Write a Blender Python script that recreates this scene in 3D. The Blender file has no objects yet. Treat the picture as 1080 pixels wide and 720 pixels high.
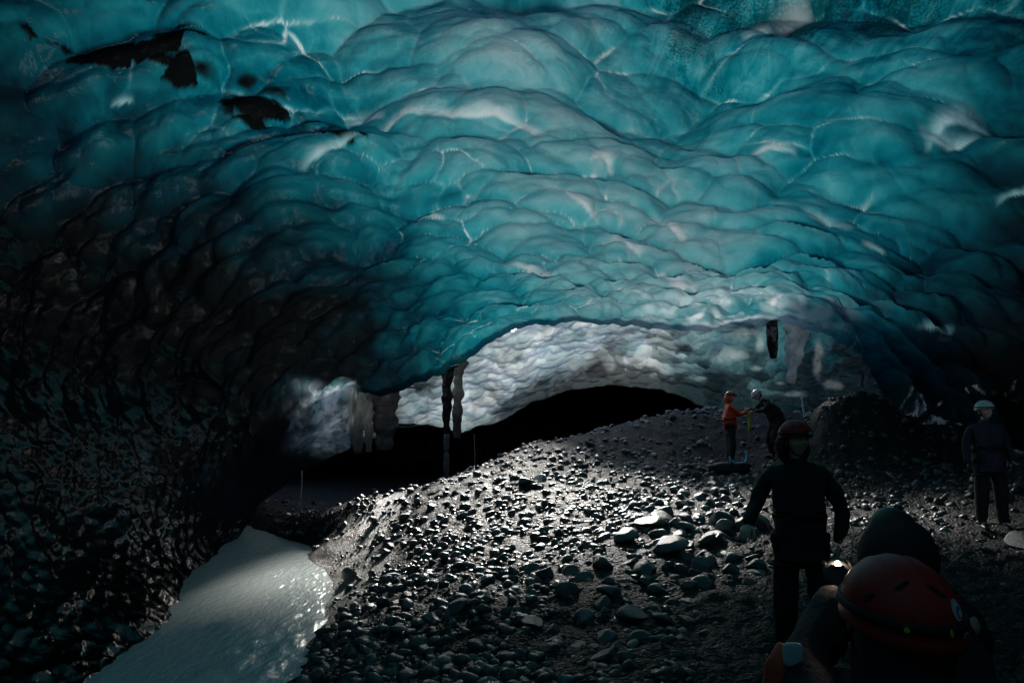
import bpy, math, random
import numpy as np
from mathutils import Vector, Matrix
random.seed(7); RNG = np.random.default_rng(11)
SC = bpy.context.scene; COL = SC.collection
# ------------------------------------------------------------------ camera model
FPX, PITCH = 717.0, math.radians(6.8)
FW = np.array([0, math.cos(PITCH), math.sin(PITCH)]); UPV = np.array([0, -math.sin(PITCH), math.cos(PITCH)]); RT = np.array([1.0, 0, 0])
def P(px, py, d):
    px = np.asarray(px, float)[..., None]; py = np.asarray(py, float)[..., None]; d = np.asarray(d, float)[..., None]
    return d * (RT * (px - 540) / FPX + UPV * (360 - py) / FPX + FW)
def PV(px, py, d): return Vector(P(px, py, d))
# ------------------------------------------------------------------ noise
def _h(ix, iy, iz, s):
    n = (ix.astype(np.int64) * 73856093) ^ (iy.astype(np.int64) * 19349663) ^ (iz.astype(np.int64) * 83492791) ^ (s * 2654435761)
    n = (n ^ (n >> 13)) * 1274126177 & 0x7fffffff
    n = (n ^ (n >> 16)) * 2246822519 & 0x7fffffff
    return ((n ^ (n >> 15)) & 0xffffff) / float(0xffffff)
def vnoise(p, s=0):
    c = np.floor(p); f = p - c; f = f * f * (3 - 2 * f); c = c.astype(np.int64)
    r = 0
    for dx in (0, 1):
        wx = f[..., 0] if dx else 1 - f[..., 0]
        for dy in (0, 1):
            wy = f[..., 1] if dy else 1 - f[..., 1]
            for dz in (0, 1):
                wz = f[..., 2] if dz else 1 - f[..., 2]
                r = r + wx * wy * wz * _h(c[..., 0] + dx, c[..., 1] + dy, c[..., 2] + dz, s)
    return r * 2 - 1
def fbm(p, o=4, s=0):
    a, r = 1.0, 0
    for k in range(o):
        r = r + a * vnoise(p * 2 ** k + 17.3 * k, s + k); a *= .5
    return r / 1.9
def worley(p, s=0, jit=.9):
    c = np.floor(p).astype(np.int64); f = p - c
    F1 = np.full(p.shape[:-1], 9.0); F2 = F1.copy(); ID = np.zeros_like(F1)
    for dx in (-1, 0, 1):
        for dy in (-1, 0, 1):
            for dz in (-1, 0, 1):
                cx, cy, cz = c[..., 0] + dx, c[..., 1] + dy, c[..., 2] + dz
                a = _h(cx, cy, cz, s + 1); b = _h(cx, cy, cz, s + 2); g = _h(cx, cy, cz, s + 3)
                d = np.sqrt((dx + .5 + jit * (a - .5) - f[..., 0]) ** 2 + (dy + .5 + jit * (b - .5) - f[..., 1]) ** 2 + (dz + .5 + jit * (g - .5) - f[..., 2]) ** 2)
                m = d < F1
                F2 = np.where(m, F1, np.minimum(F2, d)); ID = np.where(m, a, ID); F1 = np.where(m, d, F1)
    return F1, F2, ID
def rbf(ctrl, X, Y, lin=True, smooth=1e-3):
    c = np.array(ctrl, float); n = len(c); sc = 1.0 / max(np.ptp(c[:, 0]), np.ptp(c[:, 1]))
    A = c[:, :2] * sc
    def U(r2): return np.where(r2 > 0, .5 * r2 * np.log(np.maximum(r2, 1e-12)), 0)
    K = U(((A[:, None] - A[None]) ** 2).sum(-1)) + smooth * np.eye(n)
    Pm = np.hstack([np.ones((n, 1)), A])
    M = np.block([[K, Pm], [Pm.T, np.zeros((3, 3))]])
    w = np.linalg.solve(M, np.concatenate([c[:, 2], np.zeros(3)]))
    q = np.stack([X * sc, Y * sc], -1); out = w[n] + w[n + 1] * q[..., 0] + w[n + 2] * q[..., 1]
    for i in range(n): out = out + w[i] * U(((q - A[i]) ** 2).sum(-1))
    return out
def sstep(a, b, x):
    t = np.clip((x - a) / (b - a), 0, 1); return t * t * (3 - 2 * t)
# ------------------------------------------------------------------ mesh helpers
def mesh_from(name, V, F, mat=None, smooth=True, attrs=None, mi=None):
    V = np.asarray(V, np.float32).reshape(-1, 3); me = bpy.data.meshes.new(name)
    F = np.asarray(F, np.int32); k = F.shape[1]
    me.vertices.add(len(V)); me.vertices.foreach_set('co', V.ravel())
    me.loops.add(F.size); me.loops.foreach_set('vertex_index', F.ravel())
    me.polygons.add(len(F)); me.polygons.foreach_set('loop_start', np.arange(0, F.size, k, dtype=np.int32))
    me.polygons.foreach_set('loop_total', np.full(len(F), k, np.int32))
    if smooth: me.polygons.foreach_set('use_smooth', np.ones(len(F), bool))
    for a, v in (attrs or {}).items():
        at = me.attributes.new(a, 'FLOAT', 'POINT'); at.data.foreach_set('value', np.asarray(v, np.float32).ravel())
    if mat is not None:
        for m in (mat if isinstance(mat, (list, tuple)) else [mat]): me.materials.append(m)
    if mi is not None: me.polygons.foreach_set('material_index', np.asarray(mi, np.int32))
    me.update(); me.validate(); return me
def link(name, me, parent=None, loc=None):
    o = bpy.data.objects.new(name, me); COL.objects.link(o)
    if parent: o.parent = parent
    if loc is not None: o.location = loc
    return o
def grid_faces(r, c, wrap=False):
    i = np.arange(r - 1)[:, None]; j = np.arange(c if wrap else c - 1)[None]; j2 = (j + 1) % c
    return np.stack([i * c + j, i * c + j2, (i + 1) * c + j2, (i + 1) * c + j], -1).reshape(-1, 4)
def grid_normals(G):
    du = np.gradient(G, axis=1); dv = np.gradient(G, axis=0); n = np.cross(du, dv)
    return n / np.maximum(np.linalg.norm(n, axis=-1, keepdims=True), 1e-9)
def tag(o, label=None, cat=None, group=None, kind=None):
    for k, v in (('label', label), ('category', cat), ('group', group), ('kind', kind)):
        if v: o[k] = v
    return o
def empty(name, loc=(0, 0, 0), rz=0):
    o = bpy.data.objects.new(name, None); COL.objects.link(o); o.location = loc; o.rotation_euler = (0, 0, rz); o.empty_display_size = .1; return o
# ------------------------------------------------------------------ materials
class NT:
    def __init__(s, name):
        s.m = bpy.data.materials.new(name); s.m.use_nodes = True; s.t = s.m.node_tree; s.t.nodes.clear()
        s.out = s.n('ShaderNodeOutputMaterial')
    def n(s, t, inp=None, **kw):
        x = s.t.nodes.new(t)
        for k, v in kw.items(): setattr(x, k, v)
        for k, v in (inp or {}).items(): s.put(x.inputs[k], v)
        return x
    def put(s, sock, v):
        if isinstance(v, bpy.types.Node): s.t.links.new(v.outputs[0], sock)
        elif isinstance(v, bpy.types.NodeSocket): s.t.links.new(v, sock)
        else: sock.default_value = v
    def math(s, op, a, b=0.0, c=None):
        x = s.n('ShaderNodeMath', operation=op); s.put(x.inputs[0], a); s.put(x.inputs[1], b)
        if c is not None: s.put(x.inputs[2], c)
        return x.outputs[0]
    def ramp(s, f, stops):
        x = s.n('ShaderNodeValToRGB', {0: f}); e = x.color_ramp.elements
        while len(e) < len(stops): e.new(.5)
        for i, (p, c) in enumerate(stops):
            e[i].position = p; e[i].color = (*c, 1) if len(c) == 3 else c
        return x.outputs[0]
    def mixc(s, f, a, b, bt='MIX'):
        x = s.n('ShaderNodeMix', data_type='RGBA', blend_type=bt); s.put(x.inputs[0], f)
        s.put(x.inputs[6], (*a, 1) if isinstance(a, tuple) and len(a) == 3 else a); s.put(x.inputs[7], (*b, 1) if isinstance(b, tuple) and len(b) == 3 else b)
        return x.outputs[2]
    def attr(s, a): return s.n('ShaderNodeAttribute', attribute_name=a).outputs['Fac']
    def coord(s, scale=(1, 1, 1), rot=(0, 0, 0), out='Object'):
        c = s.n('ShaderNodeTexCoord'); m = s.n('ShaderNodeMapping', {'Vector': c.outputs[out], 'Scale': scale, 'Rotation': rot}); return m.outputs[0]
    def noise(s, v, sc, det=4, rough=.55, dist=0): return s.n('ShaderNodeTexNoise', {'Vector': v, 'Scale': sc, 'Detail': det, 'Roughness': rough, 'Distortion': dist}).outputs[0]
    def bump(s, h, st, dist=.05, nrm=None):
        b = s.n('ShaderNodeBump', {'Height': h, 'Strength': st, 'Distance': dist})
        if nrm is not None: s.put(b.inputs['Normal'], nrm)
        return b.outputs[0]
def simple(name, col, rough=.6, metal=0, spec=.5, bump=None, emit=None, coat=0, var=.15):
    t = NT(name); co = t.coord()
    nz = t.noise(co, 9, 5)
    c = t.mixc(nz, tuple(x * (1 - var) for x in col), tuple(min(1, x * (1 + var)) for x in col))
    b = t.n('ShaderNodeBsdfPrincipled', {'Base Color': c, 'Roughness': rough, 'Metallic': metal, 'Specular IOR Level': spec, 'Coat Weight': coat})
    if bump: t.put(b.inputs['Normal'], t.bump(t.noise(co, bump[0], 4), bump[1], .01))
    if emit: b.inputs['Emission Color'].default_value = (*emit[0], 1); b.inputs['Emission Strength'].default_value = emit[1]
    t.put(t.out.inputs[0], b); return t.m
def ice_mat(name, diff, kabs, rough=.12, bumps=((6, .25),), wavy=0, glossmax=.6, specks=0.0, fres=1.31, base=(.8, .9, .9), diffmix=.15, soft=1.0, tint=(.03, .05, .055), siltgloss=.0):
    """glacier ice: light goes through it (translucent, absorption from the attribute thickness), silt darkens it, wet surface reflects"""
    t = NT(name); co = t.coord(); th = t.attr('thickness'); silt = t.attr('silt')
    n1 = t.noise(co, .9, 5, .6, .8); th2 = t.math('MULTIPLY', th, t.math('MULTIPLY_ADD', n1, .5, .75))
    # long drawn foliation bands inside the ice
    sv = t.coord((1.7, .22, 1.3), (0, 0, .62)); band = t.noise(sv, 3.2, 6, .62, 1.2)
    bandm = t.ramp(band, [(.40, (0, 0, 0)), (.72, (1, 1, 1))])
    th2 = t.math('ADD', th2, t.math('MULTIPLY', bandm, t.math('MULTIPLY', th, t.math('MAXIMUM', .15, t.math('MULTIPLY_ADD', t.attr('specks'), 5.0, .4)))))
    cc = t.n('ShaderNodeCombineXYZ')
    for i in range(3): t.put(cc.inputs[i], t.math('MULTIPLY', t.math('EXPONENT', t.math('MULTIPLY', th2, -kabs[i])), base[i]))
    trans = cc.outputs[0]
    if specks:
        sp = t.noise(co, 38, 3, .7); sm = t.noise(t.coord((1.3, .3, 1), (0, 0, .62)), 1.1, 4, .6)
        k = t.ramp(t.math('ADD', t.math('ADD', t.math('MULTIPLY', sm, .8), t.math('MULTIPLY', sp, .5)), t.attr('specks')), [(.86, (1, 1, 1)), (.97, (.12, .13, .13))])
        trans = t.mixc(specks, trans, t.mixc(1.0, trans, k, 'MULTIPLY'))
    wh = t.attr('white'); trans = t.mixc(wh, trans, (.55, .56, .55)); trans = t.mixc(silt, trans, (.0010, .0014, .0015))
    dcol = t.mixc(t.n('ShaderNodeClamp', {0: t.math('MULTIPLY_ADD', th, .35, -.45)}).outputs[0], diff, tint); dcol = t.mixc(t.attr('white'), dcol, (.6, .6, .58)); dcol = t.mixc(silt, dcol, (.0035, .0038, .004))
    h = None; nrm = None
    for sc, st in bumps:
        nz = t.noise(co, sc, 4, .55, .4); nrm = t.bump(nz, st, .12 / sc * 3, nrm)
    va = t.n('ShaderNodeVectorMath', operation='MULTIPLY_ADD'); t.put(va.inputs[0], nrm); va.inputs[1].default_value = (soft,) * 3; va.inputs[2].default_value = (0, 0, -(1 - soft))
    vn = t.n('ShaderNodeVectorMath', operation='NORMALIZE'); t.put(vn.inputs[0], va.outputs[0])
    tr = t.n('ShaderNodeBsdfTranslucent', {'Color': trans, 'Normal': vn.outputs[0] if soft < 1 else nrm}); df = t.n('ShaderNodeBsdfDiffuse', {'Color': dcol, 'Normal': nrm})
    mx = t.n('ShaderNodeMixShader', {0: diffmix, 1: tr, 2: df})
    gl = t.n('ShaderNodeBsdfGlossy', {'Color': (1, 1, 1, 1), 'Roughness': t.math('MULTIPLY_ADD', silt, .10, rough), 'Normal': nrm})
    fr = t.n('ShaderNodeFresnel', {'IOR': fres, 'Normal': nrm}); ff = t.math('MINIMUM', fr, t.math('ADD', t.math('MULTIPLY', t.attr('wet'), .05), t.math('MULTIPLY_ADD', silt, siltgloss, glossmax)))
    m2 = t.n('ShaderNodeMixShader', {0: ff, 1: mx, 2: gl}); t.put(t.out.inputs[0], m2); return t.m
def rock_mat(name, lo, hi, rough=(.18, .5), bs=14, random_obj=True):
    t = NT(name); co = t.coord()
    nz = t.noise(co, 5, 6, .6); oi = t.n('ShaderNodeObjectInfo').outputs['Random'] if random_obj else t.attr('rnd')
    f = t.math('MULTIPLY_ADD', oi, .75, t.math('MULTIPLY_ADD', nz, .5, -.12))
    c = t.ramp(f, [(0.05, lo), (.55, tuple((a + b) / 2 for a, b in zip(lo, hi))), (.98, hi)])
    sp = t.noise(co, 90, 2, .6); c = t.mixc(t.math('MULTIPLY', sp, .35), c, (.16, .16, .15))
    r = t.math('MULTIPLY_ADD', t.noise(co, 8, 3), rough[1] - rough[0], rough[0])
    nr = t.bump(t.noise(co, bs, 6, .6), .5, .03)
    b = t.n('ShaderNodeBsdfPrincipled', {'Base Color': c, 'Roughness': r, 'Specular IOR Level': .42, 'Normal': nr})
    t.put(t.out.inputs[0], b); return t.m
KA = (1.95, .42, .33)
M_SHELL = ice_mat('ice_roof', (.05, .07, .075), KA, .05, ((2.2, .28), (6, .12)), specks=.75, base=(.145, .150, .154), glossmax=.085, soft=.96, siltgloss=-.078)
M_WALL = ice_mat('ice_white', (.60, .60, .585), (.55, .30, .26), .22, ((2.2, .4), (7, .4), (20, .3)), diffmix=.5, base=(.55, .55, .54), tint=(.008, .07, .095), siltgloss=-.25, glossmax=.25)
M_PILLAR = ice_mat('ice_dirty', (.16, .14, .12), (.9, 1.0, 1.1), .10, ((5, .5), (16, .5)), diffmix=.5)
M_DARK = rock_mat('silty_ice', (.010, .010, .010), (.028, .027, .026), (.25, .5), 6, False)
M_ROCK = rock_mat('wet_stone', (.022, .028, .028), (.13, .145, .14), (.2, .46))
M_GRAV = rock_mat('wet_gravel', (.018, .021, .022), (.12, .125, .125), (.16, .42), 30, False)
def ground_mat():
    t = NT('silt_ground'); co = t.coord(); s = t.attr('silt')
    n = t.noise(co, 22, 6, .65); n2 = t.noise(co, 2.2, 4)
    v = t.n('ShaderNodeTexVoronoi', {'Vector': co, 'Scale': 26.0}); v2 = t.n('ShaderNodeTexVoronoi', {'Vector': co, 'Scale': 60.0})
    c = t.mixc(n, (.009, .010, .010), (.035, .036, .036)); c = t.mixc(t.math('MULTIPLY', v.outputs['Color'], .35), c, (.06, .06, .058))
    c = t.mixc(s, c, t.mixc(n, (.16, .145, .125), (.30, .285, .26)))
    hh = t.math('SUBTRACT', t.math('ADD', t.math('MULTIPLY', n, .5), t.math('MULTIPLY', v2.outputs[0], -.3)), t.math('MULTIPLY', v.outputs[0], t.math('MULTIPLY_ADD', s, -.75, .9)))
    nr = t.bump(hh, 1.0, .05)
    b = t.n('ShaderNodeBsdfPrincipled', {'Base Color': c, 'Roughness': t.math('MULTIPLY_ADD', s, -.22, t.math('MULTIPLY_ADD', n2, .3, .42)), 'Specular IOR Level': t.math('MULTIPLY_ADD', s, .42, .13), 'Normal': nr})
    t.put(t.out.inputs[0], b); return t.m
M_GROUND = ground_mat()
# ------------------------------------------------------------------ cave shell: roof and left wall
def build_shell():
    ex = [-900, -500, -250, -60, 60, 110, 150, 190, 225, 250, 275, 317, 355, 370, 379, 400, 430, 470, 500, 525, 545, 600, 640, 700, 745, 785, 820, 850, 880, 905, 930, 960, 1000, 1080, 1300, 1900]
    ey = [1700, 1300, 1020, 850, 775, 735, 700, 665, 620, 570, 530, 500, 480, 474, 417, 420, 412, 398, 378, 362, 350, 345, 346, 351, 354, 346, 344, 352, 362, 378, 425, 452, 474, 500, 580, 700]
    px = np.concatenate([np.linspace(-900, -60, 60)[:-1], np.linspace(-60, 1140, 860), np.linspace(1140, 1900, 50)[1:]])
    ye = np.interp(px, ex, ey)
    ed = 1.6 * fbm(np.stack([px / 9.0, px * 0, px * 0], -1), 3, 5); ye = ye + np.where((px > 380) & (px < 900), ed * 2.2, ed)
    NR = 450
    kk = np.exp(-np.linspace(-2.2, 2.2, 161) ** 2); kk /= kk.sum(); y_in = np.interp(np.arange(-1100, 2100), px, ye)
    yb = np.interp(px, np.arange(-1100, 2100), np.convolve(np.pad(y_in, 80, 'edge'), kk, 'valid')) ; yb = np.minimum(yb - 45, ye - 22)
    v = np.linspace(0, 1, NR); y0 = -760.0
    # rows: few above the frame, most inside it
    g = np.where(v < .08, v / .08 * .9, 0)
    PY = np.zeros((NR, len(px)))
    top = -50.0
    for i, vv in enumerate(v):
        if vv < .1: PY[i] = y0 + (top - y0) * (vv / .1)
        elif vv < .74: PY[i] = top + (yb - top) * ((vv - .1) / .64)
        else: PY[i] = yb + (ye - yb) * ((vv - .74) / .26)
    PX = np.repeat(px[None], NR, 0)
    C = [(-900, -760, 2.6), (-300, -760, 2.7), (540, -760, 2.6), (1400, -760, 2.5), (1900, -760, 2.3),
         (-900, -200, 3.6), (-300, -100, 4.8), (0, 0, 6.3), (250, 0, 6.2), (540, 0, 6.0), (800, 0, 5.8), (1080, 0, 5.6), (1500, -100, 4.2), (1900, -200, 3.4),
         (0, 120, 7.2), (250, 120, 8.0), (540, 120, 8.1), (800, 120, 7.6), (1080, 120, 6.9),
         (0, 250, 8.0), (200, 250, 10.2), (400, 250, 11.6), (600, 230, 11.2), (800, 230, 10.2), (1080, 230, 8.6), (1500, 200, 5.8),
         (300, 320, 14.2), (430, 330, 15.8), (540, 310, 15.6), (640, 300, 14.6), (760, 300, 13.6), (900, 290, 12.0), (1080, 300, 10),
         (600, 345, 19.4), (700, 350, 19.2), (800, 344, 18.6), (540, 350, 19.8), (480, 390, 18.8), (400, 415, 17.8), (420, 370, 16.6), (860, 352, 17.5), (900, 370, 16.5),
         (0, 400, 8.4), (150, 400, 11.4), (260, 400, 14.5), (330, 400, 16), (375, 415, 17.8), (372, 440, 18.6), (350, 450, 18), (370, 474, 19.5), (320, 470, 18.6), (318, 500, 19.5),
         (0, 550, 7.8), (100, 550, 9.8), (200, 520, 12.6), (250, 480, 14.5), (250, 560, 16.0), (190, 655, 9.0), (110, 725, 6.9), (0, 720, 6.2), (-60, 850, 5.0), (-300, 400, 5.5), (-500, 900, 3.6), (-900, 1500, 2.0),
         (950, 400, 16), (1080, 400, 12.5), (1000, 460, 15.5), (1080, 470, 13), (1300, 400, 8.5), (1300, 520, 8), (1900, 400, 4), (1900, 640, 3.6)]
    D = np.exp(rbf([(a, b, math.log(c)) for a, b, c in C], PX, PY, smooth=2e-4))
    G = P(PX, PY, D)
    N = grid_normals(G); vd = G / np.linalg.norm(G, axis=-1, keepdims=True)
    N = np.where((N * vd).sum(-1, keepdims=True) < 0, -N, N)      # points out of the cave, into the ice
    w = G + np.stack([fbm(G * .7, 3, 3), fbm(G * .7 + 9, 3, 8), fbm(G * .7 + 21, 3, 6)], -1) * .34
    big = sstep(330, 180, PY) * sstep(40, 330, PX + (120 - PY) * .3)   # big bowls overhead
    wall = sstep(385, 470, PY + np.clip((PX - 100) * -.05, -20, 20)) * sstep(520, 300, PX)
    far = sstep(11.5, 17, D) * (1 - wall)
    ax = np.array([.72, 1.0, .9])
    F1, F2, I1 = worley(w * ax / 1.75, 21); b1 = 1 - np.minimum(F1, 1) ** 2
    e1 = F2 - F1
    G1, G2, I2 = worley((w + .12 * fbm(G * 2.5, 2, 44)[..., None]) * ax / .78, 31); b2 = 1 - np.minimum(G1, 1) ** 2; e2 = G2 - G1
    H1, H2, I3 = worley(w * np.array([.8, 1, .9]) / .34, 41); b3 = 1 - np.minimum(H1, 1) ** 2; e3 = H2 - H1
    K1, K2, I4 = worley(w * np.array([1, .7, 1.3]) / .15, 51); b4 = 1 - np.minimum(K1, 1) ** 2
    lf = sstep(260, 60, PX) * sstep(150, 330, PY)
    disp = big * b1 * .85 + (1 - wall * .85) * (1 - .35 * big) * (1 - .4 * lf) * b2 * .46 + (.095 + .05 * far - .02 * wall) * b3 * (1 - .3 * big) + b4 * (.03 * wall + .02 * far + .015 * lf)
    disp += .25 * fbm(G * .35, 3, 77) + .02 * fbm(G * 5, 3, 79)
    edge = sstep(0, .03, (ye[None] - PY) / 500)
    G = G + N * (disp * (.25 + .75 * edge))[..., None]
    # thickness and silt of the ice, set to paint its bright centre and dark edges
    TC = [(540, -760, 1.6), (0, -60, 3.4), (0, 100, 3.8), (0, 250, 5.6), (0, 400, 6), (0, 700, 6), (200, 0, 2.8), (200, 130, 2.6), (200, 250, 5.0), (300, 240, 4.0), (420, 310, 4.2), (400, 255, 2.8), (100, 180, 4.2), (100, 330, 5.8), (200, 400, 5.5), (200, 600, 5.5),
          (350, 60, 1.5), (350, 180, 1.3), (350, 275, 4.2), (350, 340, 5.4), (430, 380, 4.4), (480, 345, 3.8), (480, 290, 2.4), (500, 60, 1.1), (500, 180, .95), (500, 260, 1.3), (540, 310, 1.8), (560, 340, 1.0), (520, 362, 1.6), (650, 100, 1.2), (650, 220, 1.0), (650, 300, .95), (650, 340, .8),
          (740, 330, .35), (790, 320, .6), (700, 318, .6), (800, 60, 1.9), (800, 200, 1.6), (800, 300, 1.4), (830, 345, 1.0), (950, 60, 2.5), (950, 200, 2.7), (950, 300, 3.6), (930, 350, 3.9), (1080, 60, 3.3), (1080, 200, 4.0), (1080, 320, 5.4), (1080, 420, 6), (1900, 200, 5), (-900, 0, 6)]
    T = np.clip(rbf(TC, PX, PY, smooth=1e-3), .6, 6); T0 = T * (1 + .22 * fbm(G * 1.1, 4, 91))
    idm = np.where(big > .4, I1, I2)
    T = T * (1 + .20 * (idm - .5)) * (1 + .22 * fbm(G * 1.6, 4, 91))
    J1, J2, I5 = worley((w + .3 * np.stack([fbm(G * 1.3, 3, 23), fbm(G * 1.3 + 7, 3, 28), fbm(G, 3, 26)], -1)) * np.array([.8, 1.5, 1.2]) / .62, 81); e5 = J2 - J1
    T = T * (1 + .22 * (I5 - .5)) * np.clip(1 - 1.25 * (b2 - .66), .3, 2) * (1 - .5 * big * (b1 - .6)) * (1 - .45 * (b3 - .6)) * (1 + .30 * sstep(.02, .5, e5) - .12)  # bowl centres lightened and creases darkened in the ice tone
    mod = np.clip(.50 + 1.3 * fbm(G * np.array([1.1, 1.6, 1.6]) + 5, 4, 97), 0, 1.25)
    rid = mod * (np.exp(-(e1 / .03) ** 2) * big * .25 + np.exp(-(e2 / .035) ** 2) * .75 + np.exp(-(e5 / .02) ** 2) * .30 + np.exp(-(e3 / .12) ** 2) * .3 * far)  # bright rims along the ridges, glints put into the tone
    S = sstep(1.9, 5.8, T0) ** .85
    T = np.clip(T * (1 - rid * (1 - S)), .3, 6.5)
    # black sediment and dark hollows on the left, the hollows' shade painted in
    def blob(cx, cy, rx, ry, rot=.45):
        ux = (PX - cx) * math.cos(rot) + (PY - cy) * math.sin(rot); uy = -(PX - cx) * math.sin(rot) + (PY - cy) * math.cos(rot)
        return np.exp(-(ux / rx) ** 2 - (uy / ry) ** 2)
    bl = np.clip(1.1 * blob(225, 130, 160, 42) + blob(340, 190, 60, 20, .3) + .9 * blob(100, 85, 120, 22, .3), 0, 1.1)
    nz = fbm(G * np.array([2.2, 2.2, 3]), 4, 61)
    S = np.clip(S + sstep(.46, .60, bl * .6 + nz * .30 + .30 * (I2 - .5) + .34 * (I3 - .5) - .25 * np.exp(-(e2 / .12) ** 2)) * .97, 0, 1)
    WH = np.clip(.22 * sstep(.5, .95, rid) * (1 - S), 0, 1) + .5 * np.exp(-((PX - 765) / 85) ** 2 - ((PY - 345) / 16) ** 2) * sstep(-.35, .4, fbm(G * 2.4, 4, 66)); SP = .26 * sstep(520, 760, PX) * sstep(190, 60, PY) - .12 * sstep(150, 260, PY) + .20 * np.exp(-((PX - 838) / 18) ** 2 - ((PY - 82) / 14) ** 2)  # white adds pale ridge glints and a painted bright spot at the lip
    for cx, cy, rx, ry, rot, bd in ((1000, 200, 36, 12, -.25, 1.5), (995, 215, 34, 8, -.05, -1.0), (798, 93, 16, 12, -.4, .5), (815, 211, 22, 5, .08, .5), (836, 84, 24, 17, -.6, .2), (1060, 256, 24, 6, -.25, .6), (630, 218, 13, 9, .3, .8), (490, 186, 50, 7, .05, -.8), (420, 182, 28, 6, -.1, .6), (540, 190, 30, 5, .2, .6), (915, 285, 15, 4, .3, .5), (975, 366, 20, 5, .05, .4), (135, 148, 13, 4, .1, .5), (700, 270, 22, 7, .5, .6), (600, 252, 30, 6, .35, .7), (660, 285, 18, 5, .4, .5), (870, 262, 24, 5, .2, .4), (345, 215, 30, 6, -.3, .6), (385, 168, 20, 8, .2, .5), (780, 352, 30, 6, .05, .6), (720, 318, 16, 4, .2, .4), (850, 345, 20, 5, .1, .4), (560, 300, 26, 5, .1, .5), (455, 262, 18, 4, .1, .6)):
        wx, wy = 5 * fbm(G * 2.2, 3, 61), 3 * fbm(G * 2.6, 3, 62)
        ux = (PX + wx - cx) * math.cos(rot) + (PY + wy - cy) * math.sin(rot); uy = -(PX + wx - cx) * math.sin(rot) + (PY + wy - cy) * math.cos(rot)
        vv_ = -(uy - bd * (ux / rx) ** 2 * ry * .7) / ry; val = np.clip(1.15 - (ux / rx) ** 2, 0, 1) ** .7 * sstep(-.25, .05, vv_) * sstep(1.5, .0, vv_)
        T = T * (1 - .72 * val); WH = np.maximum(WH, .13 * val); S = S * (1 - .9 * val)  # crescent glints painted in as clearer, whiter, less silty ice
    pat = sstep(292, 366, PX + 26 * fbm(G * 1.6, 4, 5)) * sstep(385, 378, PX) * sstep(408, 424, PY) * sstep(.0, .25, 1 - (PY - 415) / 75)  # daylight on the left wall patch, painted in as white ice
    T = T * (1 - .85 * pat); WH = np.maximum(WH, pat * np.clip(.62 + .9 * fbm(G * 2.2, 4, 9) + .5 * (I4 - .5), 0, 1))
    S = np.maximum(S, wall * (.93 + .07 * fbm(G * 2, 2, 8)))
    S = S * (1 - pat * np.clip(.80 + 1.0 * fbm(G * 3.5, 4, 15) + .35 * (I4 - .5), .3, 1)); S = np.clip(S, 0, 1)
    # past the lip the underside turns up and back: the wall of the opening above
    rows = [G]; att = [(T, S, WH)]; E = G[-1]; hz = E.copy(); hz[:, 2] = 0; hz /= np.linalg.norm(hz, axis=-1, keepdims=True)
    left = sstep(385, 372, px)[:, None]; sidev = np.stack([-np.ones_like(px), px * 0 + .6, px * 0], -1); sidev /= np.linalg.norm(sidev, axis=-1, keepdims=True)
    for k in range(1, 26):
        a = min(1, k / 10) * math.pi / 2; r = .28
        off = hz * (r * math.sin(a)) + np.array([0, 0, 1]) * (r * (1 - math.cos(a)) + max(0, min(k, 12) - 10) * .06)
        offl = sidev * (r * math.sin(a) + max(0, k - 10) * .45) + np.array([0, 1, 0]) * .02 * k
        q = E + off * (1 - left) + offl * left
        q = q + (fbm(q * 1.7, 3, 12) * .12 * min(1, k / 6))[:, None] * hz
        rows.append(q[None]); cl = 1 - left[:, 0] * 1.0; att.append((np.where(cl > .5, .3, T[-1])[None], np.where(cl > .5, 0, S[-1])[None], np.where(cl > .5, .9, WH[-1])[None]))  # turned-up lip made pale and clear so light reaches the roof edge
    G = np.concatenate(rows); T = np.concatenate([a[0] for a in att]); S = np.concatenate([a[1] for a in att]); WH = np.clip(np.concatenate([a[2] for a in att]), 0, 1)
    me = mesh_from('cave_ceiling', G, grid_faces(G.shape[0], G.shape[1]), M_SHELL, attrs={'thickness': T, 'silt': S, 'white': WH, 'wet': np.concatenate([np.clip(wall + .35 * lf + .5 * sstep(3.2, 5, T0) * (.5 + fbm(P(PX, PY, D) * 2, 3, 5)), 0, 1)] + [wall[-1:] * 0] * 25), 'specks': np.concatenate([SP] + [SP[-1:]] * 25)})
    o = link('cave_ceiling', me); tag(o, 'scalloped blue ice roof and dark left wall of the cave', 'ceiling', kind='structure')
build_shell()
# ------------------------------------------------------------------ rest of the cave round and behind the camera
def build_rear():
    nu, nv = 200, 90
    az = np.linspace(-math.pi, math.pi, nu); el = np.linspace(math.radians(-40), math.radians(90), nv)
    A, E = np.meshgrid(az, el)
    d = np.stack([-np.sin(A) * np.cos(E), -np.cos(A) * np.cos(E), np.sin(E)], -1)
    R = 1 / np.sqrt((d[..., 0] / 7.4) ** 2 + (d[..., 1] / 9) ** 2 + (d[..., 2] / 4.9) ** 2)
    G = d * R[..., None]; G = G + d * (fbm(G * .8, 4, 3) * .3)[..., None]
    F = grid_faces(nv, nu); F = F[(G.reshape(-1, 3)[F][..., 1].max(1) < 3.9)]
    me = mesh_from('cave_wall', G, F, M_SHELL, attrs={'thickness': 1.7 + .8 * fbm(G * .6, 3, 2) + 3.0 * sstep(-1, 5.0, G[..., 0]), 'silt': np.clip(sstep(2.9, 1.2, G[..., 2]) + .2 * fbm(G, 3, 3), 0, 1), 'white': np.full(nu * nv, .045)})  # overhead ice kept clear and slightly white as unseen fill light for the foreground
    tag(link('cave_wall', me), 'unseen ice closing the cave behind the viewpoint, clear overhead to fill the foreground with light', 'wall', kind='structure')
build_rear()
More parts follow.
